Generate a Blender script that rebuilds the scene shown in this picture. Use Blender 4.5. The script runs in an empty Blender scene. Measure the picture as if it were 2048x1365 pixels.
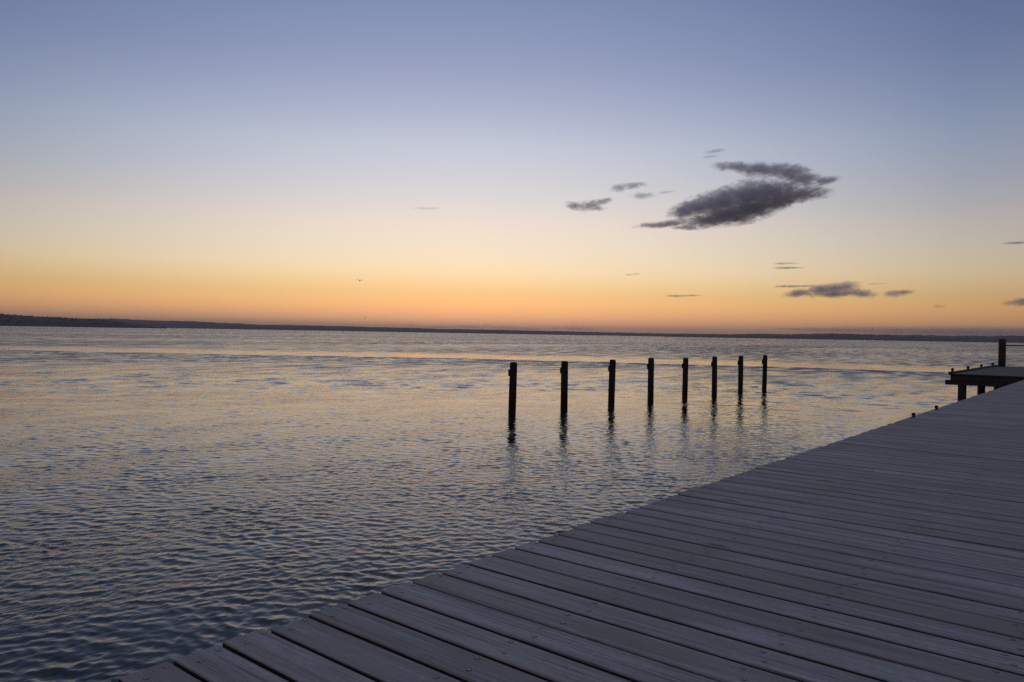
import bpy, bmesh, math, random
import numpy as np
from mathutils import Matrix, Vector, noise as mnoise

rng = np.random.default_rng(7)
random.seed(7)
sc = bpy.context.scene
col = sc.collection

# ---------------------------------------------------------------- camera
FPX, CX, CY = 1512.0, 1024.0, 682.5            # focal length and centre in photo pixels (2048 wide)
ROLL, PITCH, TH = math.atan(.0172), math.atan(14.8 / 1512), math.radians(39.35)
EYE, WATER = 0.95, -1.15                       # eye above the deck (z = 0), water level
fwd0 = Vector((-math.sin(TH), math.cos(TH), 0)); rgt0 = Vector((math.cos(TH), math.sin(TH), 0)); up0 = Vector((0, 0, 1))
fwd = fwd0 * math.cos(PITCH) - up0 * math.sin(PITCH)
upc = fwd0 * math.sin(PITCH) + up0 * math.cos(PITCH)
camx = rgt0 * math.cos(ROLL) + upc * math.sin(ROLL)
camy = -rgt0 * math.sin(ROLL) + upc * math.cos(ROLL)
CAMLOC = Vector((0, 0, EYE))
cd = bpy.data.cameras.new('camera'); cam = bpy.data.objects.new('camera', cd); col.objects.link(cam)
cd.sensor_width = 36; cd.lens = 36 * FPX / 2048; cd.clip_start = .05; cd.clip_end = 120000
m = Matrix.Identity(4)
for i in range(3):
    m[i][0], m[i][1], m[i][2], m[i][3] = camx[i], camy[i], -fwd[i], CAMLOC[i]
cam.matrix_world = m
sc.camera = cam

def ray(x, y):
    """direction through a photo pixel (not normalised, one unit deep along the view)"""
    return fwd + camx * ((x - CX) / FPX) + camy * ((CY - y) / FPX)
def on_level(x, y, z):
    d = ray(x, y); return CAMLOC + d * ((z - EYE) / d.z)
def at_dist(x, y, dist):
    d = ray(x, y); return CAMLOC + d * (dist / math.hypot(d.x, d.y))

# ---------------------------------------------------------------- world: dusk sky, sun just below the far shore
w = bpy.data.worlds.new('World'); sc.world = w; w.use_nodes = True
N, Lk = w.node_tree.nodes, w.node_tree.links
sky = N.new('ShaderNodeTexSky'); sky.sky_type = 'NISHITA'; sky.sun_disc = False
SUN_AZ = math.atan2(fwd0.x, fwd0.y) - math.radians(3.5)
sky.sun_elevation = math.radians(-2.5); sky.sun_rotation = SUN_AZ
sky.air_density = 1; sky.dust_density = .5; sky.ozone_density = 2
tc = N.new('ShaderNodeTexCoord'); sep = N.new('ShaderNodeSeparateXYZ'); Lk.new(tc.outputs['Generated'], sep.inputs[0])
asin = N.new('ShaderNodeMath'); asin.operation = 'ARCSINE'; Lk.new(sep.outputs['Z'], asin.inputs[0])
el = N.new('ShaderNodeMath'); el.operation = 'MULTIPLY'; el.inputs[1].default_value = 180 / math.pi / 40; el.use_clamp = True
Lk.new(asin.outputs[0], el.inputs[0])
def ramp(nodes, links, src, stops, interp='LINEAR'):
    r = nodes.new('ShaderNodeValToRGB'); r.color_ramp.interpolation = interp
    e = r.color_ramp.elements
    while len(e) < len(stops): e.new(.5)
    for k, (p, c) in enumerate(stops):
        e[k].position = p; e[k].color = (*c, 1) if len(c) == 3 else c
    links.new(src, r.inputs[0]); return r
grade = ramp(N, Lk, el.outputs[0], [(0, (.70, .66, .6)), (3 / 40, (.70, .64, .58)), (4.65 / 40, (.90, .745, .61)), (8.2 / 40, (1.19, .83, .59)),
                                    (13.7 / 40, (1.25, .93, .66)), (19 / 40, (1.01, .78, .62)), (24 / 40, (.83, .73, .60)), (1, (2.0, 1.53, .97))])  # zenith, above the view, is raised to brighten the deck
mul = N.new('ShaderNodeMix'); mul.data_type = 'RGBA'; mul.blend_type = 'MULTIPLY'; mul.inputs[0].default_value = 1
Lk.new(sky.outputs[0], mul.inputs[6]); Lk.new(grade.outputs[0], mul.inputs[7])
bw = N.new('ShaderNodeRGBToBW'); Lk.new(sky.outputs[0], bw.inputs[0])
tint = N.new('ShaderNodeMix'); tint.data_type = 'RGBA'; tint.blend_type = 'MULTIPLY'; tint.inputs[0].default_value = 1
Lk.new(bw.outputs[0], tint.inputs[6]); tint.inputs[7].default_value = (1.34, .79, .47, 1)
lowf = ramp(N, Lk, el.outputs[0], [(0, (1, 1, 1)), (.7 / 40, (.85,) * 3), (1.7 / 40, (.46,) * 3), (2.8 / 40, (.16,) * 3), (4.2 / 40, (0, 0, 0))])
mixs = N.new('ShaderNodeMix'); mixs.data_type = 'RGBA'
Lk.new(lowf.outputs[0], mixs.inputs[0]); Lk.new(mul.outputs[2], mixs.inputs[6]); Lk.new(tint.outputs[2], mixs.inputs[7])
# the twilight glow falls off away from the sunset point; unseen sky behind is raised to light the deck
nrm = N.new('ShaderNodeVectorMath'); nrm.operation = 'MULTIPLY'; nrm.inputs[1].default_value = (1, 1, 0); Lk.new(tc.outputs['Generated'], nrm.inputs[0])
nr2 = N.new('ShaderNodeVectorMath'); nr2.operation = 'NORMALIZE'; Lk.new(nrm.outputs[0], nr2.inputs[0])
dt = N.new('ShaderNodeVectorMath'); dt.operation = 'DOT_PRODUCT'; Lk.new(nr2.outputs[0], dt.inputs[0])
dt.inputs[1].default_value = (math.sin(SUN_AZ), math.cos(SUN_AZ), 0)
mr = N.new('ShaderNodeMapRange'); Lk.new(dt.outputs['Value'], mr.inputs[0]); mr.inputs[1].default_value = -1
fall = ramp(N, Lk, mr.outputs[0], [(0, (1, .95, .95)), (.5, (.80, .80, .88)), (.75, (.56, .66, .80)), (.915, (.56, .66, .79)), (.965, (.79, .85, .91)), (1, (1, 1, 1))])
fstr = ramp(N, Lk, el.outputs[0], [(0, (.15,) * 3), (4 / 40, (.35,) * 3), (9 / 40, (.8,) * 3), (14 / 40, (1, 1, 1)), (1, (1, 1, 1))])
fm = N.new('ShaderNodeMix'); fm.data_type = 'RGBA'; fm.blend_type = 'MULTIPLY'
Lk.new(fstr.outputs[0], fm.inputs[0]); Lk.new(mixs.outputs[2], fm.inputs[6]); Lk.new(fall.outputs[0], fm.inputs[7])
bg = N['Background']; Lk.new(fm.outputs[2], bg.inputs[0]); bg.inputs[1].default_value = .15

vs = sc.view_settings
vs.view_transform = 'Standard'; vs.look = 'None'; vs.gamma = 1; vs.exposure = 4.43; vs.use_curve_mapping = False
cy = sc.cycles
cy.max_bounces = 6; cy.diffuse_bounces = 2; cy.glossy_bounces = 3; cy.transmission_bounces = 2; cy.volume_bounces = 3
cy.volume_step_rate = 1.0; cy.volume_max_steps = 256
cy.use_denoising = True; cy.denoiser = 'OPENIMAGEDENOISE'; cy.denoising_input_passes = 'RGB_ALBEDO_NORMAL'; cy.denoising_prefilter = 'NONE'

# ---------------------------------------------------------------- helpers
def tag(o, label=None, cat=None, group=None, kind=None):
    if label: o['label'] = label
    if cat: o['category'] = cat
    if group: o['group'] = group
    if kind: o['kind'] = kind
    return o
def link(name, me, mat=None, parent=None, loc=None, rot=None):
    o = bpy.data.objects.new(name, me); col.objects.link(o)
    if mat is not None and me is not None and not me.materials: me.materials.append(mat)
    if parent is not None: o.parent = parent
    if loc is not None: o.location = loc
    if rot is not None: o.rotation_euler = rot
    return o
def mesh_np(name, verts, faces, smooth=False):
    me = bpy.data.meshes.new(name)
    verts = np.asarray(verts, np.float32); faces = np.asarray(faces, np.int32)
    me.vertices.add(len(verts)); me.vertices.foreach_set('co', verts.ravel())
    k = faces.shape[1]
    me.loops.add(faces.size); me.loops.foreach_set('vertex_index', faces.ravel())
    me.polygons.add(len(faces)); me.polygons.foreach_set('loop_start', np.arange(0, faces.size, k, dtype=np.int32))
    if smooth: me.polygons.foreach_set('use_smooth', np.ones(len(faces), bool))
    me.update(calc_edges=True); me.validate(); return me
def bm_mesh(name, bm, smooth=False):
    bmesh.ops.recalc_face_normals(bm, faces=bm.faces)
    me = bpy.data.meshes.new(name); bm.to_mesh(me); bm.free()
    if smooth:
        for p in me.polygons: p.use_smooth = True
    return me
def box(bm, x0, x1, y0, y1, z0, z1, bev=0.0):
    r = bmesh.ops.create_cube(bm, size=1)
    bmesh.ops.scale(bm, vec=(x1 - x0, y1 - y0, z1 - z0), verts=r['verts'])
    bmesh.ops.translate(bm, vec=((x0 + x1) / 2, (y0 + y1) / 2, (z0 + z1) / 2), verts=r['verts'])
    if bev:
        ed = list({e for v in r['verts'] for e in v.link_edges})
        bmesh.ops.bevel(bm, geom=ed, offset=bev, segments=1, affect='EDGES')
def lathe(bm, prof, seg=16, centre=(0, 0, 0), lean=(0, 0), wob=0.0, seed=0, mat=0):
    """stack of rings (radius, z); closed at both ends"""
    rings = []
    for j, (r, z) in enumerate(prof):
        ring = []
        for i in range(seg):
            a = 2 * math.pi * i / seg
            rr = r * (1 + wob * mnoise.noise((math.cos(a) * 1.5 + seed, math.sin(a) * 1.5, z * 1.3)))
            ring.append(bm.verts.new((centre[0] + rr * math.cos(a) + lean[0] * z, centre[1] + rr * math.sin(a) + lean[1] * z, centre[2] + z)))
        rings.append(ring)
    for a, b in zip(rings, rings[1:]):
        for i in range(seg):
            f = bm.faces.new((a[i], a[(i + 1) % seg], b[(i + 1) % seg], b[i])); f.smooth = True; f.material_index = mat
    f = bm.faces.new(rings[0][::-1]); f.material_index = mat
    f = bm.faces.new(rings[-1]); f.material_index = mat
class Mat:
    def __init__(s, name):
        s.m = bpy.data.materials.new(name); s.m.use_nodes = True
        s.n, s.l = s.m.node_tree.nodes, s.m.node_tree.links
        s.b = s.n['Principled BSDF']; s.out = s.n['Material Output']
    def new(s, t, **kw):
        q = s.n.new(t)
        for k, v in kw.items(): setattr(q, k, v)
        return q
    def noise(s, vec, scale, detail=3, rough=.55, dist=0):
        q = s.n.new('ShaderNodeTexNoise'); q.inputs['Scale'].default_value = scale; q.inputs['Detail'].default_value = detail
        q.inputs['Roughness'].default_value = rough; q.inputs['Distortion'].default_value = dist
        if vec is not None: s.l.new(vec, q.inputs['Vector'])
        return q.outputs[0]
    def math(s, op, a, b=None, clamp=False):
        q = s.n.new('ShaderNodeMath'); q.operation = op; q.use_clamp = clamp
        for k, v in enumerate((a, b)):
            if v is None: continue
            if isinstance(v, (int, float)): q.inputs[k].default_value = v
            else: s.l.new(v, q.inputs[k])
        return q.outputs[0]
    def rng(s, v, a, b, c=0., d=1., smooth=True):
        q = s.n.new('ShaderNodeMapRange'); q.interpolation_type = 'SMOOTHSTEP' if smooth else 'LINEAR'
        for k, x in zip((1, 2, 3, 4), (a, b, c, d)): q.inputs[k].default_value = x
        s.l.new(v, q.inputs[0]); return q.outputs[0]
    def mix(s, f, a, b, mode='MIX'):
        q = s.n.new('ShaderNodeMix'); q.data_type = 'RGBA'; q.blend_type = mode
        for k, v in ((0, f), (6, a), (7, b)):
            if isinstance(v, (int, float)): q.inputs[k].default_value = v
            elif isinstance(v, tuple): q.inputs[k].default_value = (*v, 1)
            else: s.l.new(v, q.inputs[k])
        return q.outputs[2]
    def mapping(s, vec, scale=(1, 1, 1), rot=(0, 0, 0), loc=None):
        q = s.n.new('ShaderNodeMapping'); q.inputs['Scale'].default_value = scale; q.inputs['Rotation'].default_value = rot
        if loc is not None:
            if isinstance(loc, tuple): q.inputs['Location'].default_value = loc
            else: s.l.new(loc, q.inputs['Location'])
        s.l.new(vec, q.inputs['Vector']); return q.outputs[0]
    def bump(s, h, strength, dist, normal=None, fw=None):
        q = s.n.new('ShaderNodeBump'); q.inputs['Distance'].default_value = dist
        if isinstance(strength, (int, float)): q.inputs['Strength'].default_value = strength
        else: s.l.new(strength, q.inputs['Strength'])
        if fw is not None and 'Filter Width' in q.inputs: q.inputs['Filter Width'].default_value = fw
        s.l.new(h, q.inputs['Height'])
        if normal is not None: s.l.new(normal, q.inputs['Normal'])
        return q.outputs[0]

# ---------------------------------------------------------------- materials
def deck_wood():
    M = Mat('weathered_deck_wood')
    geo = M.new('ShaderNodeNewGeometry'); oi = M.new('ShaderNodeObjectInfo'); rnd = oi.outputs['Random']
    pos = geo.outputs['Position']
    off = M.new('ShaderNodeCombineXYZ'); M.l.new(M.math('MULTIPLY', rnd, 37.), off.inputs[0]); M.l.new(M.math('MULTIPLY', rnd, 91.), off.inputs[2])
    grain = M.noise(M.mapping(pos, (1.6, 55, 55), loc=off.outputs[0]), 1.0, 6, .65, .6)
    streak = M.noise(M.mapping(pos, (.7, 14, 14), loc=off.outputs[0]), 1.0, 4, .6, .4)
    patch = M.noise(M.mapping(pos, (1.1, 2.2, 2.2), loc=off.outputs[0]), 1.0, 3, .55)
    fine = M.noise(pos, 160, 3, .7)
    c = M.mix(M.rng(rnd, .0, 1., 0, 1, False), (.30, .315, .33), (.48, .50, .52))
    br = M.math('FRACT', M.math('MULTIPLY', rnd, 7.31))
    c = M.mix(M.rng(br, .55, .95, 0, .6), c, (.31, .275, .23))
    c = M.mix(M.rng(streak, .42, .62, 0, .8), c, (.25, .24, .225))
    c = M.mix(M.rng(grain, .50, .70, 0, .95), c, (.12, .117, .112))
    c = M.mix(M.rng(grain, .28, .46, .6, 0), c, (.62, .63, .64))
    crk = M.noise(M.mapping(pos, (.55, 75, 75), loc=off.outputs[0]), 1.0, 2, .5, .25)
    c = M.mix(M.rng(M.math('ABSOLUTE', M.math('SUBTRACT', crk, .5)), .0, .02, .85, 0), c, (.04, .037, .035))
    # damp green-brown growth in blotches on some boards near the water edge
    al = M.noise(M.mapping(pos, (1.6, 1.9, 1)), 1.0, 4, .6)
    sx = M.new('ShaderNodeSeparateXYZ'); M.l.new(pos, sx.inputs[0])
    near = M.rng(sx.outputs[0], -2.15, -.9, 1., .25)
    am = M.math('MULTIPLY', M.math('MULTIPLY', M.rng(al, .5, .68), near), M.rng(M.math('FRACT', M.math('MULTIPLY', rnd, 3.77)), .35, .75))
    c = M.mix(M.math('MULTIPLY', am, .8), c, (.17, .16, .105))
    c = M.mix(M.rng(patch, .48, .66, 0, .7), c, (.22, .21, .195))
    p2 = M.noise(M.mapping(pos, (2.4, 5, 5), loc=off.outputs[0]), 1.0, 4, .65, .5)
    c = M.mix(M.rng(p2, .46, .66, 0, .55), c, (.32, .285, .245))
    c = M.mix(M.rng(M.noise(pos, 38, 4, .7), .35, .65, 0, .35), c, (.2, .195, .19))
    # bird-dropping like pale smears, sparse
    sm = M.noise(M.mapping(pos, (3.5, 9, 1)), 1.0, 2, .5, .8)
    c = M.mix(M.rng(sm, .795, .82, 0, .5), c, (.42, .41, .41))
    kn = M.new('ShaderNodeTexVoronoi'); kn.inputs['Scale'].default_value = 1.0; M.l.new(M.mapping(pos, (1.2, 4.2, .2), loc=off.outputs[0]), kn.inputs['Vector'])
    c = M.mix(M.rng(kn.outputs['Distance'], .04, .11, .8, 0), c, (.05, .045, .04))
    M.l.new(c, M.b.inputs['Base Color'])
    M.l.new(M.rng(fine, .3, .7, .58, .82), M.b.inputs['Roughness'])
    M.b.inputs['Specular IOR Level'].default_value = .38
    n = M.bump(grain, .55, .0016); n = M.bump(streak, .4, .003, n); n = M.bump(fine, .3, .0006, n)
    M.l.new(n, M.b.inputs['Normal'])
    return M.m
def dark_timber(name, a, b, wet=None):
    M = Mat(name); geo = M.new('ShaderNodeNewGeometry'); pos = geo.outputs['Position']
    g = M.noise(M.mapping(pos, (24, 24, 2.)), 1.0, 5, .6, .5)
    c = M.mix(M.rng(g, .35, .7), a, b)
    rough = .75
    if wet:
        sx = M.new('ShaderNodeSeparateXYZ'); M.l.new(pos, sx.inputs[0])
        z = M.math('ADD', sx.outputs[2], M.math('MULTIPLY', M.noise(pos, 7, 3), .25))
        wm = M.rng(z, WATER + wet - .1, WATER + wet + .25, 1, 0)
        c = M.mix(wm, c, (.012, .014, .010))
        M.l.new(M.rng(z, WATER + wet - .1, WATER + wet + .2, .35, .8), M.b.inputs['Roughness'])
    else: M.b.inputs['Roughness'].default_value = rough
    M.l.new(c, M.b.inputs['Base Color']); M.b.inputs['Specular IOR Level'].default_value = .3
    M.l.new(M.bump(g, .6, .006), M.b.inputs['Normal'])
    return M.m
def simple(name, colr, rough=.6, metal=0., var=.3, scale=30):
    M = Mat(name); geo = M.new('ShaderNodeNewGeometry')
    n = M.noise(geo.outputs['Position'], scale, 3)
    c = M.mix(M.rng(n, .3, .7), tuple(v * (1 - var) for v in colr), tuple(v * (1 + var) for v in colr))
    M.l.new(c, M.b.inputs['Base Color']); M.b.inputs['Roughness'].default_value = rough; M.b.inputs['Metallic'].default_value = metal
    return M.m
WOOD = deck_wood()
TIMBER = dark_timber('old_dark_timber', (.035, .032, .030), (.075, .068, .060))
GAP_SHADE = dark_timber('gap_shade_board_side', (.030, .030, .024), (.055, .052, .042))  # board sides coloured dark to stand in for shade in the gaps
PILEM = dark_timber('wet_pile_timber', (.022, .020, .018), (.05, .045, .04), wet=.45)
STEEL = simple('screw_steel', (.42, .42, .42), .35, 1., .15, 900)
RECESS_SHADE = simple('screw_recess_shade', (.012, .011, .010), .8)  # near-black colour painted as shade around and inside the screw heads
IRON = simple('rusty_iron', (.045, .036, .030), .6, .6, .4, 60)
LAND = simple('hill_fields', (.034, .038, .024), .9, 0, .35, .006)
LEAF = simple('far_woodland_leaf', (.028, .034, .020), .9, 0, .4, .03)
BIRDM = simple('bird_feather', (.02, .019, .018), .8)

# ---------------------------------------------------------------- water
WAVE_AZ = math.atan2(fwd0.y, fwd0.x)
def wake_depth(l):
    """how far off (along the view) the old boat wake runs, by sideways offset"""
    return np.interp(l, WK_L, WK_D)
_w = [on_level(x, y, WATER) for x, y in [(-60, 701), (200, 706), (500, 711), (900, 719), (1200, 725.5), (1500, 735), (1700, 741), (1900, 748), (2100, 752)]]
WK_L = np.array([p.dot(rgt0) for p in _w]); WK_D = np.array([Vector((p.x, p.y, 0)).dot(fwd0) for p in _w])
def build_water():
    H = EYE - WATER
    k = .30 / (756 * H)
    rs = [.05]
    while rs[-1] < 6500:
        r = rs[-1]; rs.append(r + min(max(.0165, k * r * r), r * .12, .2 if 50 < r < 70 else 1e9))
    rs = np.array(rs); dr = np.gradient(rs)
    half = math.radians(43); nf = 720
    fine = np.linspace(-half, half, nf)
    coarse = np.linspace(half, 2 * math.pi - half, 90)[1:-1]
    ang = np.concatenate([fine, coarse])
    A = ang + WAVE_AZ                      # polar angle in world xy
    nr, na = len(rs), len(ang)
    R, T = np.meshgrid(rs, -A + 2 * WAVE_AZ, indexing='ij')
    X = (R * np.cos(T)).astype(np.float32); Y = (R * np.sin(T)).astype(np.float32)
    Z = np.zeros_like(X); DX = np.zeros_like(X); DY = np.zeros_like(X)
    DRr = dr[:, None].astype(np.float32)
    # ring spacing seen by a wave also depends on the angular spacing in the coarse part
    dth = np.full(na, fine[1] - fine[0]); dth[nf:] = coarse[1] - coarse[0]
    SP = np.maximum(DRr, .8 * R * dth[None, :]).astype(np.float32)
    def groups(sd):
        q = np.random.default_rng(sd); g = np.zeros_like(X)
        for _ in range(9):
            Lg = math.exp(q.uniform(math.log(.8), math.log(5.))); tg = q.uniform(0, 6.28)
            g += np.sin(2 * math.pi / Lg * (X * math.cos(tg) + Y * math.sin(tg)) + q.uniform(0, 6.28))
        return np.clip(1 + .24 * g / 1.6, .3, 1.8).astype(np.float32)
    GR = [groups(21), groups(22), groups(23)]
    nw = 210
    lam = np.exp(rng.uniform(math.log(.055), math.log(1.3), nw))
    order = np.argsort(lam); lam = lam[order]
    spread = rng.normal(0, 1, nw) * np.where(lam < .25, .55, .32)
    base = WAVE_AZ + math.pi - math.radians(15)
    for i in range(nw):
        L = lam[i]
        s = .0205 * math.exp(-((math.log(L / .13)) / (.8 if L < .13 else .88)) ** 2)
        a = s * L / (2 * math.pi)
        th = base + spread[i] + math.radians((-6, 34, -40)[i % 3])
        kk = 2 * math.pi / L
        ph = kk * (X * math.cos(th) + Y * math.sin(th)) + rng.uniform(0, 6.28)
        wgt = np.clip((L / SP - 1.9) / 1.3, 0, 1)
        if not wgt.any(): continue
        wgt = wgt * GR[i % 3]
        Z += wgt * a * np.sin(ph - .5 * np.sin(ph))          # fronts steeper than backs
        c = wgt * a * 1.15 * np.cos(ph)
        DX += c * math.cos(th); DY += c * math.sin(th)
    # longer chop builds up away from the shelter of the pier
    off = np.clip((R - 17) / 18, 0, 1).astype(np.float32); off = off * off * (3 - 2 * off)
    for i in range(90):
        L = math.exp(rng.uniform(math.log(.38), math.log(1.5)))
        a = .0145 * L / (2 * math.pi); kk = 2 * math.pi / L
        th = base + rng.normal(0, .55)
        wgt = np.clip((L / SP - 1.9) / 1.3, 0, 1) * off
        if not wgt.any(): continue
        ph = kk * (X * math.cos(th) + Y * math.sin(th)) + rng.uniform(0, 6.28)
        Z += wgt * a * np.sin(ph - .5 * np.sin(ph)); c = wgt * a * .9 * np.cos(ph)
        DX += c * math.cos(th); DY += c * math.sin(th)
    # gusts: amplitude varies slowly over the surface
    g = 1 + .22 * np.sin(X * .31 + 1.3 * np.sin(Y * .17)) * np.sin(Y * .23 + .7 + np.sin(X * .11))
    Z *= g; DX *= g; DY *= g
    # boat wake: one long low swell
    lat = X * rgt0.x + Y * rgt0.y; dep = X * fwd0.x + Y * fwd0.y
    d = dep - wake_depth(lat)
    inside = (dep > 20) & (np.abs(lat) < 70)
    d2 = d + .5 * np.sin(lat * .21) + .3 * np.sin(lat * .53 + 1)
    face = .06 * (1 / (1 + np.exp(-np.clip((d2 + .5) / .10, -40, 40)))) * np.exp(-np.clip(d2, 0, None) / 22.)
    amp0 = np.clip((70 - np.abs(lat)) / 15, 0, 1)
    still = 1 - .8 * np.where(inside, np.clip((d2 + .6) / .8, 0, 1) * np.clip((20 - d2) / 6, 0, 1) * amp0, 0)
    Z *= still; DX *= still; DY *= still
    Z += np.where(inside, face, 0)
    amp = np.clip((70 - np.abs(lat)) / 15, 0, 1)
    band = np.clip((d2 + .2) / 1.0, 0, 1) * np.clip((17 - d2) / 8.0, 0, 1)
    brk = np.clip(.72 + .25 * np.sin(lat * .37 + 1.1) * np.sin(lat * .13) + .22 * np.sin(lat * .81 + d2 * .3), .75, 1)
    slick = np.where(inside, band * amp * brk * np.clip((lat + 48) / 30, .75, 1), 0)
    verts = np.stack([X + DX, Y + DY, Z + WATER], -1).reshape(-1, 3)
    idx = np.arange(nr * na).reshape(nr, na)
    nxt = np.roll(idx, -1, axis=1)
    faces = np.stack([idx[:-1], idx[1:], nxt[1:], nxt[:-1]], -1).reshape(-1, 4)[:, ::1]
    me = mesh_np('water', verts, faces, True)
    at = me.attributes.new('slick', 'FLOAT', 'POINT'); at.data.foreach_set('value', slick.ravel().astype(np.float32))
    return me
def water_mat():
    M = Mat('sea_water')
    geo = M.new('ShaderNodeNewGeometry'); pos = geo.outputs['Position']
    sl = M.new('ShaderNodeAttribute', attribute_name='slick').outputs['Fac']
    rot = (0, 0, -WAVE_AZ)
    ln = M.new('ShaderNodeVectorMath', operation='LENGTH'); M.l.new(pos, ln.inputs[0])
    dist = ln.outputs['Value']
    # ripples too fine for the mesh; farther out the longer ones move in as the mesh coarsens
    p1 = M.mapping(pos, (1, .45, 1), rot); p2 = M.mapping(pos, (1, .55, 1), (0, 0, -WAVE_AZ - .75))
    n_f = M.noise(p1, 16, 3, .55, .4); n_m = M.noise(p1, 5.5, 3, .55, .5); n_l = M.noise(p2, 1.0, 3, .6, .4); n_x = M.noise(p1, .33, 2, .5, .3)
    gust = M.noise(M.mapping(pos, (.035, .012, 1), rot), 1.0, 3, .6)
    chop = M.noise(M.mapping(pos, (.9, .35, 1), rot), 1.0, 2, .5)
    calm = M.math('MULTIPLY', M.math('MULTIPLY', M.rng(gust, .3, .7, .72, 1.2), M.rng(chop, .3, .7, .45, 1.5)), M.math('SUBTRACT', 1.0, M.math('MULTIPLY', sl, .87)))
    f_f = M.math('MULTIPLY', M.rng(dist, 3, 30, .45, .12, False), calm)
    f_m = M.math('MULTIPLY', M.rng(dist, 10, 28, 0, 1), calm)
    f_l = M.math('MULTIPLY', M.rng(dist, 22, 50, 0, 1), calm)
    n = M.bump(n_f, f_f, .022, fw=.05); n = M.bump(n_m, f_m, .022, n, .05); n = M.bump(n_l, f_l, .15, n, .05)
    n = M.bump(n_x, M.math('MULTIPLY', M.rng(dist, 26, 60, 0, 1), calm), .7, n, .05)
    n_y = M.noise(M.mapping(pos, (.10, .055, 1), rot), 1.0, 2, .6, .3)
    n = M.bump(n_y, M.math('MULTIPLY', M.rng(dist, 70, 170, 0, 1), calm), 2.2, n, .05)
    M.l.new(n, M.b.inputs['Normal'])
    M.b.inputs['Base Color'].default_value = (.012, .016, .018, 1)
    M.l.new(M.math('ADD', .045, M.math('MULTIPLY', M.rng(dist, 24, 62, 0, .26), calm)), M.b.inputs['Roughness']); M.b.inputs['IOR'].default_value = 1.333
    return M.m
water = tag(link('water', build_water(), water_mat()), 'rippled grey sea reflecting the sunset sky', None, None, 'structure')
# seabed sheet so that nothing is open below
sb = bmesh.new(); box(sb, -9000, 9000, -9000, 9000, -6.0, -4.0)
tag(link('seabed', bm_mesh('seabed', sb), simple('seabed_sand', (.06, .06, .045), .9, 0, .3, .5)), None, None, None, 'structure')

# ---------------------------------------------------------------- far shores
def shore(name, pts, dist, depth, seed, label, crowns, csz=1.):
    """pts: photo x, height of the land in photo pixels; dist(x): metres to the waterline"""
    xs = np.arange(pts[0][0], pts[-1][0] + 1, 4.0)
    hp = np.interp(xs, [p[0] for p in pts], [p[1] for p in pts])
    rows = [(-.02, -.06), (0, .02), (.06, .28), (.25, .62), (.55, .93), (.75, 1.0), (1.0, .9), (1.8, -.1)]
    V, spots = [], []
    for i, x in enumerate(xs):
        d0 = dist(x); base = at_dist(x, 668 + .0172 * (x - 1024), d0)
        u = Vector((base.x, base.y, 0)).normalized()
        hm = hp[i] / FPX * (d0 + depth * .6)
        hm *= 1 + .05 * mnoise.noise((x * .02, seed, 0)) + .03 * mnoise.noise((x * .07, seed, 3))
        for t, hh in rows:
            p = u * (d0 + depth * t)
            z = WATER + hm * hh * (1 + (.12 * mnoise.noise((x * .013, t * 4, seed)) if 0 < t < .7 else 0))
            if t == 0: z = WATER + .4
            V.append((p.x, p.y, z))
    nr = len(rows); n = len(xs)
    idx = np.arange(n * nr).reshape(n, nr)
    F = np.stack([idx[:-1, :-1], idx[1:, :-1], idx[1:, 1:], idx[:-1, 1:]], -1).reshape(-1, 4)
    tag(link(name, mesh_np(name, V, F, True), LAND), label, None, None, 'structure')
    # woods: crowns scattered over the slope in clumps
    Vn = np.array(V).reshape(n, nr, 3)
    ico = bmesh.new(); bmesh.ops.create_icosphere(ico, subdivisions=1, radius=1)
    iv = np.array([v.co[:] for v in ico.verts]); jf = np.array([[v.index for v in f.verts] for f in ico.faces]); ico.free()
    PV, PF, cnt = [], [], 0
    tries = 0
    while cnt < crowns and tries < crowns * 12:
        tries += 1
        i = random.randrange(n - 1); j = random.choice((1, 2, 2, 3, 3, 4, 4, 5, 5, 5)); fi, fj = random.random(), random.random()
        if mnoise.noise((xs[i] * .022, j * .5, seed + 9)) + .25 * random.random() < -.02: continue
        p = (Vn[i, j] * (1 - fi) + Vn[i + 1, j] * fi) * (1 - fj) + (Vn[i, j + 1] * (1 - fi) + Vn[i + 1, j + 1] * fi) * fj
        rr = csz * random.uniform(2.2, 5.0); hh = csz * random.uniform(1.6, 3.4)
        v = iv * np.array([rr, rr, hh]) * (1 + rng.uniform(-.28, .28, (len(iv), 1)))
        PV.append(v + p + np.array([0, 0, hh * .05])); PF.append(jf + cnt * len(iv)); cnt += 1
    tag(link('far_woodland', mesh_np('far_woodland', np.concatenate(PV), np.concatenate(PF), True), LEAF),
        'dark woods covering ' + label, 'woodland', None, 'stuff')
shore('hills', [(-900, 12), (-500, 16), (-200, 21), (0, 19), (60, 17.2), (120, 15.8), (200, 13.5), (260, 8), (305, 2.2), (335, .3)],
      lambda x: 1900 + .4 * max(0, x), 300, 1, 'the low dark headland that ends in the water', 1500, .65)
shore('hills', [(100, 12), (200, 14.5), (240, 14.8), (300, 13.5), (390, 13.3), (440, 11.5), (520, 9.5), (600, 9.8), (700, 9.3), (760, 8.6), (800, 8.6), (900, 7.5), (1000, 7.8),
                (1100, 7.0), (1200, 6.4), (1300, 6.0), (1400, 6.0), (1600, 6.5), (2100, 6), (2700, 8)],
      lambda x: 5200 - .15 * x, 700, 5, 'the long pale hills of the far shore', 2600)
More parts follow.
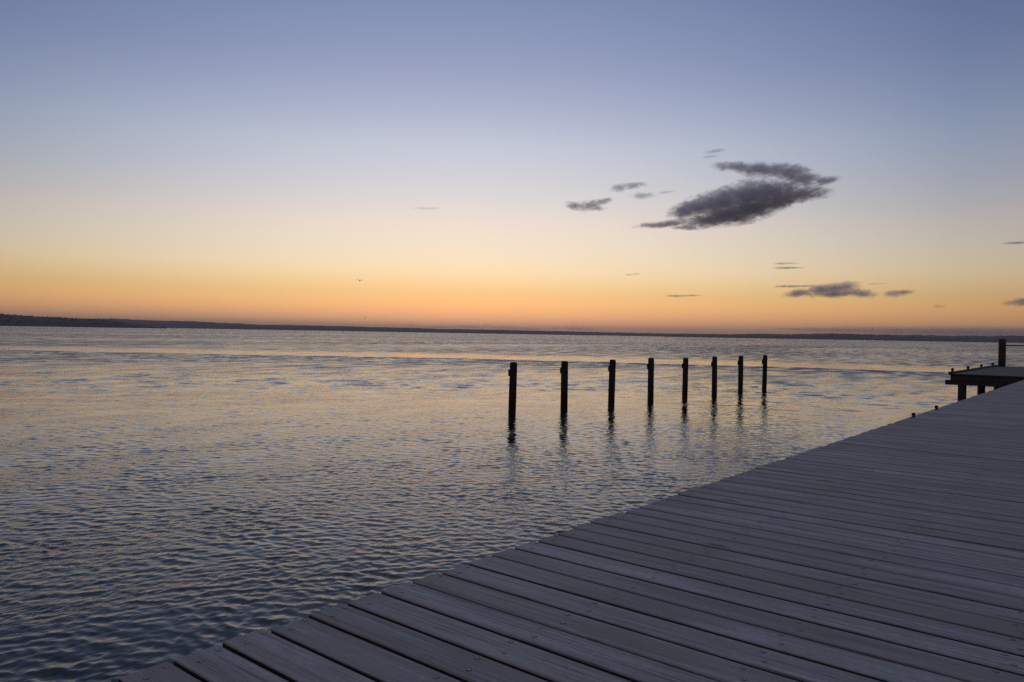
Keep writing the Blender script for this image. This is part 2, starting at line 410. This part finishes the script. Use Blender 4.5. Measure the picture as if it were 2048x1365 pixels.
shore('hills', [(1330, .4), (1360, 3.5), (1400, 5.2), (1470, 6.5), (1520, 8.2), (1580, 8.2), (1640, 10.5), (1700, 10.8), (1760, 9.6), (1830, 10.5), (1890, 10.6), (1905, 9.6), (2000, 11), (2100, 11), (2500, 13), (2900, 12)],
      lambda x: 3700 - .25 * max(0, x - 1330), 420, 11, 'the darker low ridge ending in the water before the far hills', 1900)

# ---------------------------------------------------------------- the boardwalk we stand on
EDGE, PITCHP, PW, PT = -2.105, .155, .1405, .045
Y0 = .86 * PITCHP                             # near edge of plank 0
def plank_mesh(name, length, wd, th, seed):
    """rounded-edge board along +x from 0, near edge at y = 0, top at z = 0, a little uneven"""
    bm = bmesh.new(); c = .004
    prof = [(0, -th), (0, -c), (c * .4, -c * .35), (c, 0), (wd - c, 0), (wd - c * .4, -c * .35), (wd, -c), (wd, -th)]
    nx = 5; rings = []
    for i in range(nx):
        x = length * i / (nx - 1)
        dy = .0016 * mnoise.noise((x * .8, seed, 0)); cup = .0012 * mnoise.noise((x, seed, 7))
        rings.append([bm.verts.new((x, y + dy, z + (cup if z > -th else 0))) for y, z in prof])
    for a, b in zip(rings, rings[1:]):
        for k in range(len(prof)):
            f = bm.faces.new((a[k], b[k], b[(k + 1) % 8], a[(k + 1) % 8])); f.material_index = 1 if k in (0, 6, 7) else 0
    bm.faces.new(rings[0]); bm.faces.new(rings[-1][::-1])
    return bm_mesh(name, bm)
def screw_mesh():
    bm = bmesh.new(); seg = 14
    prof = [(.0086, .0006, 1), (.0058, .0008, 0), (.0047, .0015, 0), (.0031, .0012, 0), (.0022, .0004, 1), (.0, .0004, 1)]
    rings = []
    for r, z, mi in prof[:-1]:
        rings.append([bm.verts.new((r * math.cos(2 * math.pi * i / seg), r * math.sin(2 * math.pi * i / seg), z)) for i in range(seg)])
    for (a, b), mi in zip(zip(rings, rings[1:]), (1, 0, 0, 1)):
        for i in range(seg):
            f = bm.faces.new((a[i], a[(i + 1) % seg], b[(i + 1) % seg], b[i])); f.material_index = mi
    f = bm.faces.new(rings[-1]); f.material_index = 1
    me = bm_mesh('screw', bm); me.materials.append(STEEL); me.materials.append(RECESS_SHADE); return me
boardwalk = link('boardwalk', None, loc=(0, 0, 0))
tag(boardwalk, 'weathered grey plank boardwalk running along the water', 'boardwalk')
planks_me = []
for v in range(6):
    pm = plank_mesh('plank', 4.25, PW - .0007 * v, PT, v * 3.1); pm.materials.append(WOOD); pm.materials.append(GAP_SHADE); planks_me.append(pm)
SCREW = screw_mesh()
ROWS = [-2.055, -1.445, -.832, -.265, .34, .94, 1.54, 2.02]
YEND = 25.1
n0, n1 = -22, int((YEND - Y0) / PITCHP)
rest = []
near_list = []
for n in range(n0, n1):
    y = Y0 + n * PITCHP
    for r, X0 in enumerate(ROWS):
        for s, fr in enumerate((.285, .735)):
            sx = X0 + (.014 if s == 0 else -.016) + random.uniform(-.006, .006)
            sy = y + fr * PITCHP + random.uniform(-.004, .004)
            near_list.append((n, sx, sy, (sx - 0) ** 2 + (sy - .2) ** 2, r))
vis = [q for q in near_list if q[4] < 4 and .8 < q[2] < 7.2]
vis.sort(key=lambda q: q[3]); chosen = set(id(q) for q in vis[:296])
by_plank = {}
for q in near_list:
    if id(q) in chosen: by_plank.setdefault(q[0], []).append(q)
    else: rest.append(q)
for n in range(n0, n1):
    y = Y0 + n * PITCHP
    sh = random.uniform(-.011, .011)
    zz = random.uniform(-.0022, .0012)
    gapj = random.uniform(-.0014, .0014)
    p = link('plank', random.choice(planks_me), parent=boardwalk, loc=(EDGE + sh, y + gapj, zz))
    for q in by_plank.get(n, []):
        s = link('screw', SCREW, parent=p, loc=(q[1] - (EDGE + sh), q[2] - (y + gapj), .0002), rot=(0, 0, random.uniform(0, 6)))
# remaining screws in one mesh
bm = bmesh.new()
for q in rest:
    if q[4] >= 4 and q[2] > 6: continue
    vs_ = [bm.verts.new((q[1] + .0056 * math.cos(k * math.pi / 4), q[2] + .0056 * math.sin(k * math.pi / 4), .0018)) for k in range(8)]
    f = bm.faces.new(vs_); f.material_index = 0
    vi = [bm.verts.new((q[1] + .0025 * math.cos(k * math.pi / 3), q[2] + .0025 * math.sin(k * math.pi / 3), .0024)) for k in range(6)]
    f = bm.faces.new(vi); f.material_index = 1
me = bpy.data.meshes.new('screw_heads'); bm.to_mesh(me); bm.free(); me.materials.append(STEEL); me.materials.append(RECESS_SHADE)
tag(link('screw_heads', me, parent=boardwalk), None, None, None, 'stuff')
# joists under the boards, cross bearers and piles
for X0 in ROWS:
    bm = bmesh.new(); box(bm, X0 - .035, X0 + .035, -3.1, YEND - .02, -.21, -PT - .002, .004)
    link('joist', bm_mesh('joist', bm), TIMBER, boardwalk)
for Yb in np.arange(-2.6, YEND, 3.45):
    bm = bmesh.new(); box(bm, EDGE + .10, 2.05, Yb - .09, Yb + .09, -.41, -.212, .006)
    link('bearer', bm_mesh('bearer', bm), TIMBER, boardwalk)
    for Xp in (-1.75, 1.7):
        bm = bmesh.new(); lathe(bm, [(.115, -4.2), (.115, -2), (.112, -1), (.11, -.40)], 14, (Xp, float(Yb), 0), wob=.05, seed=Yb)
        link('pile', bm_mesh('pile', bm), PILEM, boardwalk)
def knob_mesh(sc_):
    bm = bmesh.new()
    lathe(bm, [(.030 * sc_, 0), (.030 * sc_, .006 * sc_), (.016 * sc_, .010 * sc_), (.016 * sc_, .022 * sc_), (.022 * sc_, .030 * sc_), (.025 * sc_, .040 * sc_), (.021 * sc_, .052 * sc_), (.010 * sc_, .058 * sc_)], 12)
    box(bm, -.008 * sc_, .008 * sc_, -.030 * sc_, .030 * sc_, .029 * sc_, .043 * sc_)
    return bm_mesh('mooring_knob', bm)
KN = knob_mesh(1.0); KN.materials.append(IRON)
for px, py in [(1822, 834.5), (1871, 819.5)]:
    p = on_level(px, py, 0)
    link('mooring_knob', KN, parent=boardwalk, loc=(EDGE + .03, p.y, -.001), rot=(0, 0, .4))

# ---------------------------------------------------------------- platform at the end of the boardwalk
pl = link('timber_platform', None, loc=(0, 0, 0))
tag(pl, 'dark timber platform on piles with a railing, at the end of the boardwalk', 'platform')
PX, PY0, PY1, PXR = -4.13, 25.25, 35.55, 3.2
PLM = dark_timber('platform_board_wood', (.085, .085, .075), (.14, .138, .125))
nb = int((PY1 - PY0) / PITCHP)
bm_pl = plank_mesh('platform_plank', PXR - PX, .1465, .045, 2.2); bm_pl.materials.append(PLM); bm_pl.materials.append(GAP_SHADE)
for k in range(nb):
    link('plank', bm_pl, parent=pl, loc=(PX + random.uniform(-.006, .006), PY0 + k * PITCHP, random.uniform(-.002, .001)))
def part(name, mat, *bx, bev=.006):
    bm = bmesh.new(); box(bm, *bx, bev); return link(name, bm_mesh(name, bm), mat, pl)
part('edge_board', TIMBER, PX - .03, PX + .09, PY0 - .01, PY1 - .1, .002, .045)            # low kerb along the water side
part('fascia', TIMBER, PX + .04, PXR, PY0 + .02, PY0 + .08, -.19, -.047)
part('fascia', TIMBER, PX + .04, PX + .10, PY0 + .085, PY1 - .1, -.19, -.047)
part('bearer', TIMBER, PX - .10, PXR, PY0 + .03, PY0 + .27, -.325, -.192)
for yb in (28.6, 32.0, 35.2):
    part('bearer', TIMBER, PX - .06, PXR, yb, yb + .22, -.325, -.192)
for xj in np.arange(PX + .6, PXR, .6):
    part('joist', TIMBER, float(xj), float(xj) + .06, PY0 + .085, PY1 - .1, -.191, -.048)
def pile_at(px, X, Y, r):
    bm = bmesh.new(); lathe(bm, [(r * 1.03, -4.2), (r * 1.02, -1.5), (r, -.8), (r, -.325)], 14, (X, Y, 0), wob=.05, seed=Y)
    link('pile', bm_mesh('pile', bm), PILEM, pl)
def px_of(X, Y, z):
    v = Vector((X, Y, z)) - CAMLOC; d = v.dot(fwd); return CX + FPX * v.dot(camx) / d, CY - FPX * v.dot(camy) / d
for (px, Yp) in ((1924, PY0 + .15), (1962.5, 28.7), (1995, 32.1), (2020, 35.3)):
    # x on that line of sight
    lo, hi = -8., 4.
    for _ in range(40):
        mid = (lo + hi) / 2
        if px_of(mid, Yp, -.6)[0] < px: lo = mid
        else: hi = mid
    pile_at(px, lo, Yp, .112)
for Xp in (-1.6, 0.8, 3.0):
    for Yp in (PY0 + .15, 28.7, 32.1, 35.3): pile_at(0, Xp, Yp, .112)
part('wale', TIMBER, PX + .28, PXR, PY0 - .02, PY0 + .06, -.92, -.76)
KN2 = knob_mesh(1.9); KN2.materials.append(IRON)
for px in (1905, 1936, 1962.7, 1985.6):
    lo, hi = PY0, PY1
    for _ in range(40):
        mid = (lo + hi) / 2
        if px_of(PX + .03, mid, .045)[0] < px: lo = mid
        else: hi = mid
    link('mooring_knob', KN2, parent=pl, loc=(PX + .03, lo, .044))
pp = on_level(2003.5, 733.5, 0)
for Xr in (pp.x, 2.6):
    bm = bmesh.new(); lathe(bm, [(.128, -.3), (.127, .5), (.125, 1.02), (.118, 1.06), (.085, 1.085)], 14, (Xr, pp.y, 0), wob=.04, seed=3)
    link('rail_post', bm_mesh('rail_post', bm), TIMBER, pl)
bm = bmesh.new(); box(bm, pp.x + .1, 2.55, pp.y - .02, pp.y + .02, .80, .845, .006)
link('handrail', bm_mesh('handrail', bm), TIMBER, pl)

# ---------------------------------------------------------------- the row of mooring posts
ORD = ['eighth', 'seventh', 'sixth', 'fifth', 'fourth', 'third', 'second', 'first']
P = [((1024, 832), (1027.2, 724.5), 15), ((1128, 820), (1129.5, 722.3), 14), ((1222.3, 812), (1225.5, 719.5), 13), ((1301, 803), (1302.3, 716), 12),
     ((1369.5, 796.5), (1371.5, 716), 11), ((1428.5, 789.5), (1429.5, 713.5), 10.4), ((1480.8, 783.5), (1482, 712), 9.6), ((1528.5, 779), (1530.5, 710.5), 9)]
for i, ((bx, by), (tx, ty), wpx) in enumerate(P):
    base = on_level(bx, by, WATER)
    dep = (base - CAMLOC).dot(fwd); hgt = (by - ty) / FPX * dep * 1.0
    top = CAMLOC + ray(tx, ty) * dep
    lean = ((top.x - base.x) / hgt, (top.y - base.y) / hgt)
    r = wpx / FPX * dep / 2
    root = link('mooring_post', None, loc=base)
    tag(root, f'dark wooden mooring post, {ORD[i]} in its row counted from the timber platform', 'mooring post', 'row of mooring posts standing in the water')
    bm = bmesh.new()
    lathe(bm, [(r * 1.05, -2.2), (r * 1.04, -.3), (r * 1.03, 0), (r * 1.0, hgt * .4), (r * .99, hgt * .8), (r * .97, hgt - .05), (r * .92, hgt - .018), (r * .60, hgt)], 18, (0, 0, 0), lean, .06, i * 3.7)
    link('shaft', bm_mesh('shaft', bm), PILEM, root)
    # rubbing block bolted to the side that faces away from the boardwalk
    ang = math.atan2(-rgt0.y, -rgt0.x) + (-.35 if i < 1 else 0)
    zc = hgt * .80; q = (lean[0] * zc, lean[1] * zc)
    bm = bmesh.new(); box(bm, r * .72, r * 1.27, -.055, .055, -hgt * .062, hgt * .062, .012)
    o = link('block', bm_mesh('block', bm), PILEM, root, loc=(q[0], q[1], zc), rot=(0, 0, ang))
    bm = bmesh.new(); lathe(bm, [(.016, 0), (.016, .012), (.009, .014)], 8)
    link('bolt', bm_mesh('bolt', bm), IRON, o, loc=(r * 1.268, 0, 0), rot=(0, math.pi / 2, 0))

# ---------------------------------------------------------------- birds
def bird(px, py, dist, span, flap, yaw, label):
    bm = bmesh.new()
    L = span * .42
    lathe(bm, [(.004, -L * .5), (span * .06, -L * .36), (span * .09, -L * .1), (span * .085, L * .15), (span * .05, L * .32), (span * .032, L * .4), (span * .012, L * .47), (.003, L * .55)], 10)
    bmesh.ops.rotate(bm, cent=(0, 0, 0), matrix=Matrix.Rotation(math.pi / 2, 3, 'X'), verts=bm.verts)     # body along -y
    for s in (-1, 1):
        st = [(0, .30, 0), (.28, .26, flap * .6), (.62, .17, flap), (1, .03, flap * .55)]
        rows = []
        for t, ch, z in st:
            x = s * (span * .03 + span * .47 * t); sweep = span * .10 * t * t; zz = z * span * .5; c = ch * span * .5
            rows.append([bm.verts.new((x, -c * .6 + sweep, zz)), bm.verts.new((x, -c * .1 + sweep, zz + .03 * span)), bm.verts.new((x, c * .4 + sweep, zz)), bm.verts.new((x, -c * .1 + sweep, zz - .02 * span))])
        for a, b in zip(rows, rows[1:]):
            for k in range(4): bm.faces.new((a[k], a[(k + 1) % 4], b[(k + 1) % 4], b[k]))
        bm.faces.new(rows[0]); bm.faces.new(rows[-1][::-1])
    tl = [bm.verts.new(c) for c in ((-.03 * span, L * .40, 0), (.03 * span, L * .40, 0), (.07 * span, L * .68, .004), (-.07 * span, L * .68, .004), (0, L * .5, .02 * span))]
    bm.faces.new(tl[:4][::-1])
    for a, b in ((0, 1), (1, 2), (2, 3), (3, 0)): bm.faces.new((tl[a], tl[b], tl[4]))
    o = link('bird', bm_mesh('bird', bm, True), BIRDM, loc=at_dist(px, py, dist), rot=(0, .05, yaw))
    tag(o, label, 'bird', 'birds flying over the sea')
bird(719.5, 562, 150, 1.2, .34, TH + .35, 'small dark bird gliding high in the yellow sky')
bird(731, 635.5, 260, 1.15, .34, TH + 1.1, 'tiny dark bird flying low just above the far hills')

# ---------------------------------------------------------------- clouds
def cloud(px_puffs, alt, label, seed, dens, vox, albedo=(.966, .973, .998), nsc=1., thick=1., dist=None, rag=2.1, name='cloud'):
    """puffs: photo centre, half width, half height, tilt (deg); all lie at the distance where the cloud base reaches its altitude"""
    cxm = sum(q[0] for q in px_puffs) / len(px_puffs); cym = max(q[1] for q in px_puffs)
    d = ray(cxm, cym); e = d.z / math.hypot(d.x, d.y)
    D = dist or alt / e
    c0 = at_dist(cxm, cym, D); dep = (c0 - CAMLOC).dot(fwd); pxm = dep / FPX
    bm = bmesh.new()
    uf = Vector((ray(cxm, cym).x, ray(cxm, cym).y, 0)).normalized(); ur = Vector((uf.y, -uf.x, 0))
    M = Mat('cloud_vapour'); M.n.remove(M.b)
    pv = M.new('ShaderNodeVolumePrincipled'); M.l.new(pv.outputs[0], M.out.inputs['Volume'])
    geo = M.new('ShaderNodeNewGeometry'); pos = geo.outputs['Position']
    field = None
    for (x, y, hw, hh, tilt) in px_puffs:
        r = bmesh.ops.create_icosphere(bm, subdivisions=3, radius=1)
        c = CAMLOC + ray(x, y) * dep - c0
        c += uf * random.uniform(-.5, .5) * hw * pxm * .4
        t = math.radians(tilt); ct, st_ = math.cos(t), math.sin(t)
        ax = ur * ct + Vector((0, 0, st_)); az_ = Vector((0, 0, ct)) - ur * st_
        S = Vector((hw * pxm, (hw * .45 + hh * .9) * pxm * thick, hh * pxm)) * 1.32
        for v in r['verts']:
            q = v.co * (1 + .10 * mnoise.noise(v.co * 1.7 + Vector((x * .1, y * .1, seed))) + .06 * mnoise.noise(v.co * 4 + Vector((x * .1, seed, 0))))
            v.co = c + ax * (q.x * S.x) + uf * (q.y * S.y) + az_ * (q.z * S.z)
        R = Matrix((ax, uf, az_)).transposed()
        mp = M.new('ShaderNodeMapping', vector_type='TEXTURE')
        mp.inputs['Location'].default_value = c0 + c; mp.inputs['Rotation'].default_value = R.to_euler(); mp.inputs['Scale'].default_value = S
        M.l.new(pos, mp.inputs['Vector'])
        ln = M.new('ShaderNodeVectorMath', operation='LENGTH'); M.l.new(mp.outputs[0], ln.inputs[0])
        f1 = M.math('SUBTRACT', 1.0, ln.outputs['Value'])
        if field is None: field = f1
        else:
            sm = M.new('ShaderNodeMath', operation='SMOOTH_MAX'); sm.inputs[2].default_value = .18
            M.l.new(field, sm.inputs[0]); M.l.new(f1, sm.inputs[1]); field = sm.outputs[0]
    me = bm_mesh('cloud', bm)
    s0 = 1 / (pxm * 17 * nsc)
    nz = M.noise(M.mapping(pos, (s0, s0, s0 * 1.9), loc=(seed * 3.3, seed, 0.)), 1.0, 6, .70, .7)
    fd = M.math('ADD', field, M.math('MULTIPLY', M.math('SUBTRACT', nz, .52), rag))
    dn = M.math('MULTIPLY', M.rng(fd, .0, .95), dens / (pxm * 20))
    M.l.new(dn, pv.inputs['Density']); pv.inputs['Color'].default_value = (*albedo, 1); pv.inputs['Anisotropy'].default_value = .25
    o = link(name, me, M.m, loc=c0)
    rm = o.modifiers.new('union', 'REMESH'); rm.mode = 'VOXEL'; rm.voxel_size = pxm * vox; rm.use_smooth_shade = True
    M.m.cycles.volume_step_rate = .18
    tag(o, label, 'cloud', 'clouds in the evening sky')
    return o
BIG = [(1470, 336, 42, 8, -4), (1520, 340, 48, 13, -6), (1575, 345, 45, 15, -8), (1610, 356, 38, 14, -14), (1650, 362, 30, 6, 6),
       (1395, 415, 50, 19, 16), (1365, 424, 28, 14, 15), (1440, 405, 55, 24, 16), (1495, 394, 55, 28, 12), (1545, 385, 60, 22, 4), (1605, 388, 52, 13, 2),
       (1500, 418, 70, 22, 14), (1450, 428, 60, 20, 10), (1560, 402, 55, 18, 16), (1420, 443, 55, 12, 6), (1340, 449, 45, 6, 6), (1300, 451, 34, 5, 2), (1375, 455, 30, 5, -2)]
cloud(BIG, 1150, 'large ragged dark grey cloud, the biggest in the sky', 1.3, 1.7, 4.5, nsc=1.1, rag=2.7)
cloud([(1150, 413, 22, 8, -10), (1180, 412, 22, 10, 12), (1205, 404, 22, 6, 10), (1195, 417, 18, 5, 0)], 1150, 'small dark ragged cloud well apart from the biggest cloud, level with its underside', 4.1, 1.6, 2.6, nsc=.7, rag=2.6)
cloud([(1240, 376, 18, 8, 8), (1268, 371, 24, 6, 6)], 1150, 'small smudge of dark cloud just above the small ragged cloud', 2.2, 1.2, 2.2, nsc=.7, rag=2.6)
cloud([(1285, 391, 26, 6, 2), (1330, 385, 18, 2.5, 4)], 1150, 'faint thin wisp of cloud between the small smudge and the biggest cloud', 6.2, .9, 2.2)
cloud([(1428, 303, 20, 4, 6), (1418, 314, 18, 2.5, 4)], 1250, 'faint streak of cloud just above the biggest cloud', 7.2, .8, 1.6)
cloud([(1600, 586, 34, 8, 8), (1650, 580, 40, 13, 6), (1685, 577, 30, 13, 14), (1720, 586, 30, 9, -8), (1670, 588, 46, 8, 0)], 1100, 'grey puffy cloud low over the shore, largest of the low ones', 3.4, 1.3, 2.6, (.985, .975, .985))
cloud([(1790, 587, 22, 8, 4), (1808, 584, 20, 5, 0)], 1100, 'small grey puff of cloud just beside the low puffy cloud', 5.1, 1.3, 2.0, (.985, .975, .985))
cloud([(2046, 604, 32, 8, 4)], 1100, 'low grey cloud puff standing alone above the timber platform rail', 8.4, 1.3, 2.2, (.985, .975, .985))
for k, (x, y, hw, hh, lb) in enumerate([(1592, 573, 44, 2.2, 'thin dark streak of cloud touching the low puffy cloud'), (1575, 527, 24, 2.2, 'thin cloud streak above the low puffy cloud, upper of two'),
                                        (1580, 536, 34, 2.2, 'thin cloud streak above the low puffy cloud, lower of two'), (1268, 549, 14, 2.4, 'tiny dark dash of cloud below the small ragged cloud'),
                                        (1370, 592, 36, 2.2, 'long faint streak of cloud low in the orange sky'), (2040, 486, 30, 2.6, 'thin cloud streak high above the lone cloud puff'),
                                        (1755, 568, 20, 1.8, 'short thin cloud streak just above the small grey puff'),
                                        (1881, 613, 14, 4, 'small ragged wisp of cloud below the small grey puff'),
                                        (858, 417, 30, 2.2, 'very faint cloud wisp over open water away from the other clouds')]):
    cloud([(x - hw * .4, y + .5, hw * .7, hh, 0), (x + hw * .3, y - .3, hw * .6, hh * .8, 0)], 1150, lb, 10.7 + k, (1.1 if k < 6 else .6 if k < 8 else .45), 1.2, (.86, .8, .85), .8, 1.2)
HB = [(820, 651.5, 12, 4.5, 0), (875, 655, 40, 2.6, 0), (940, 654.5, 40, 4.5, 0), (975, 651.5, 14, 5, 0), (1010, 656, 36, 4, 0), (1060, 659, 44, 3, 0), (1110, 657, 12, 5, 0), (1150, 657.5, 30, 5.5, 0), (1175, 659, 24, 4.5, 0)]
cloud(HB, 0, 'faint bank of cumulus along the horizon behind the far hills', 9.1, .3, 1.6, (.95, .85, .8), .5, 1.0, 30000)
cloud([(1640, 660, 100, 5, -.8), (1780, 662, 130, 9, -1), (1920, 665, 140, 12, -1), (2040, 667, 160, 13, -1), (2200, 669, 180, 14, -1)], 0, 'low grey band of cloud on the horizon above the darker ridge', 9.8, .2, 2.6, (.97, .95, .96), 2.5, 1.0, 32000, .5)

# ---------------------------------------------------------------- evening haze over the water
bm = bmesh.new(); box(bm, -8800, 8800, -8800, 8800, -7.0, 95.0)
M = Mat('evening_haze'); M.n.remove(M.b)
pv = M.new('ShaderNodeVolumePrincipled'); M.l.new(pv.outputs[0], M.out.inputs['Volume'])
pv.inputs['Density'].default_value = 1.0e-4; pv.inputs['Color'].default_value = (.9, .88, .9, 1); pv.inputs['Anisotropy'].default_value = .0
tag(link('haze', bm_mesh('haze', bm), M.m), 'thin evening haze over the water', None, None, 'stuff')
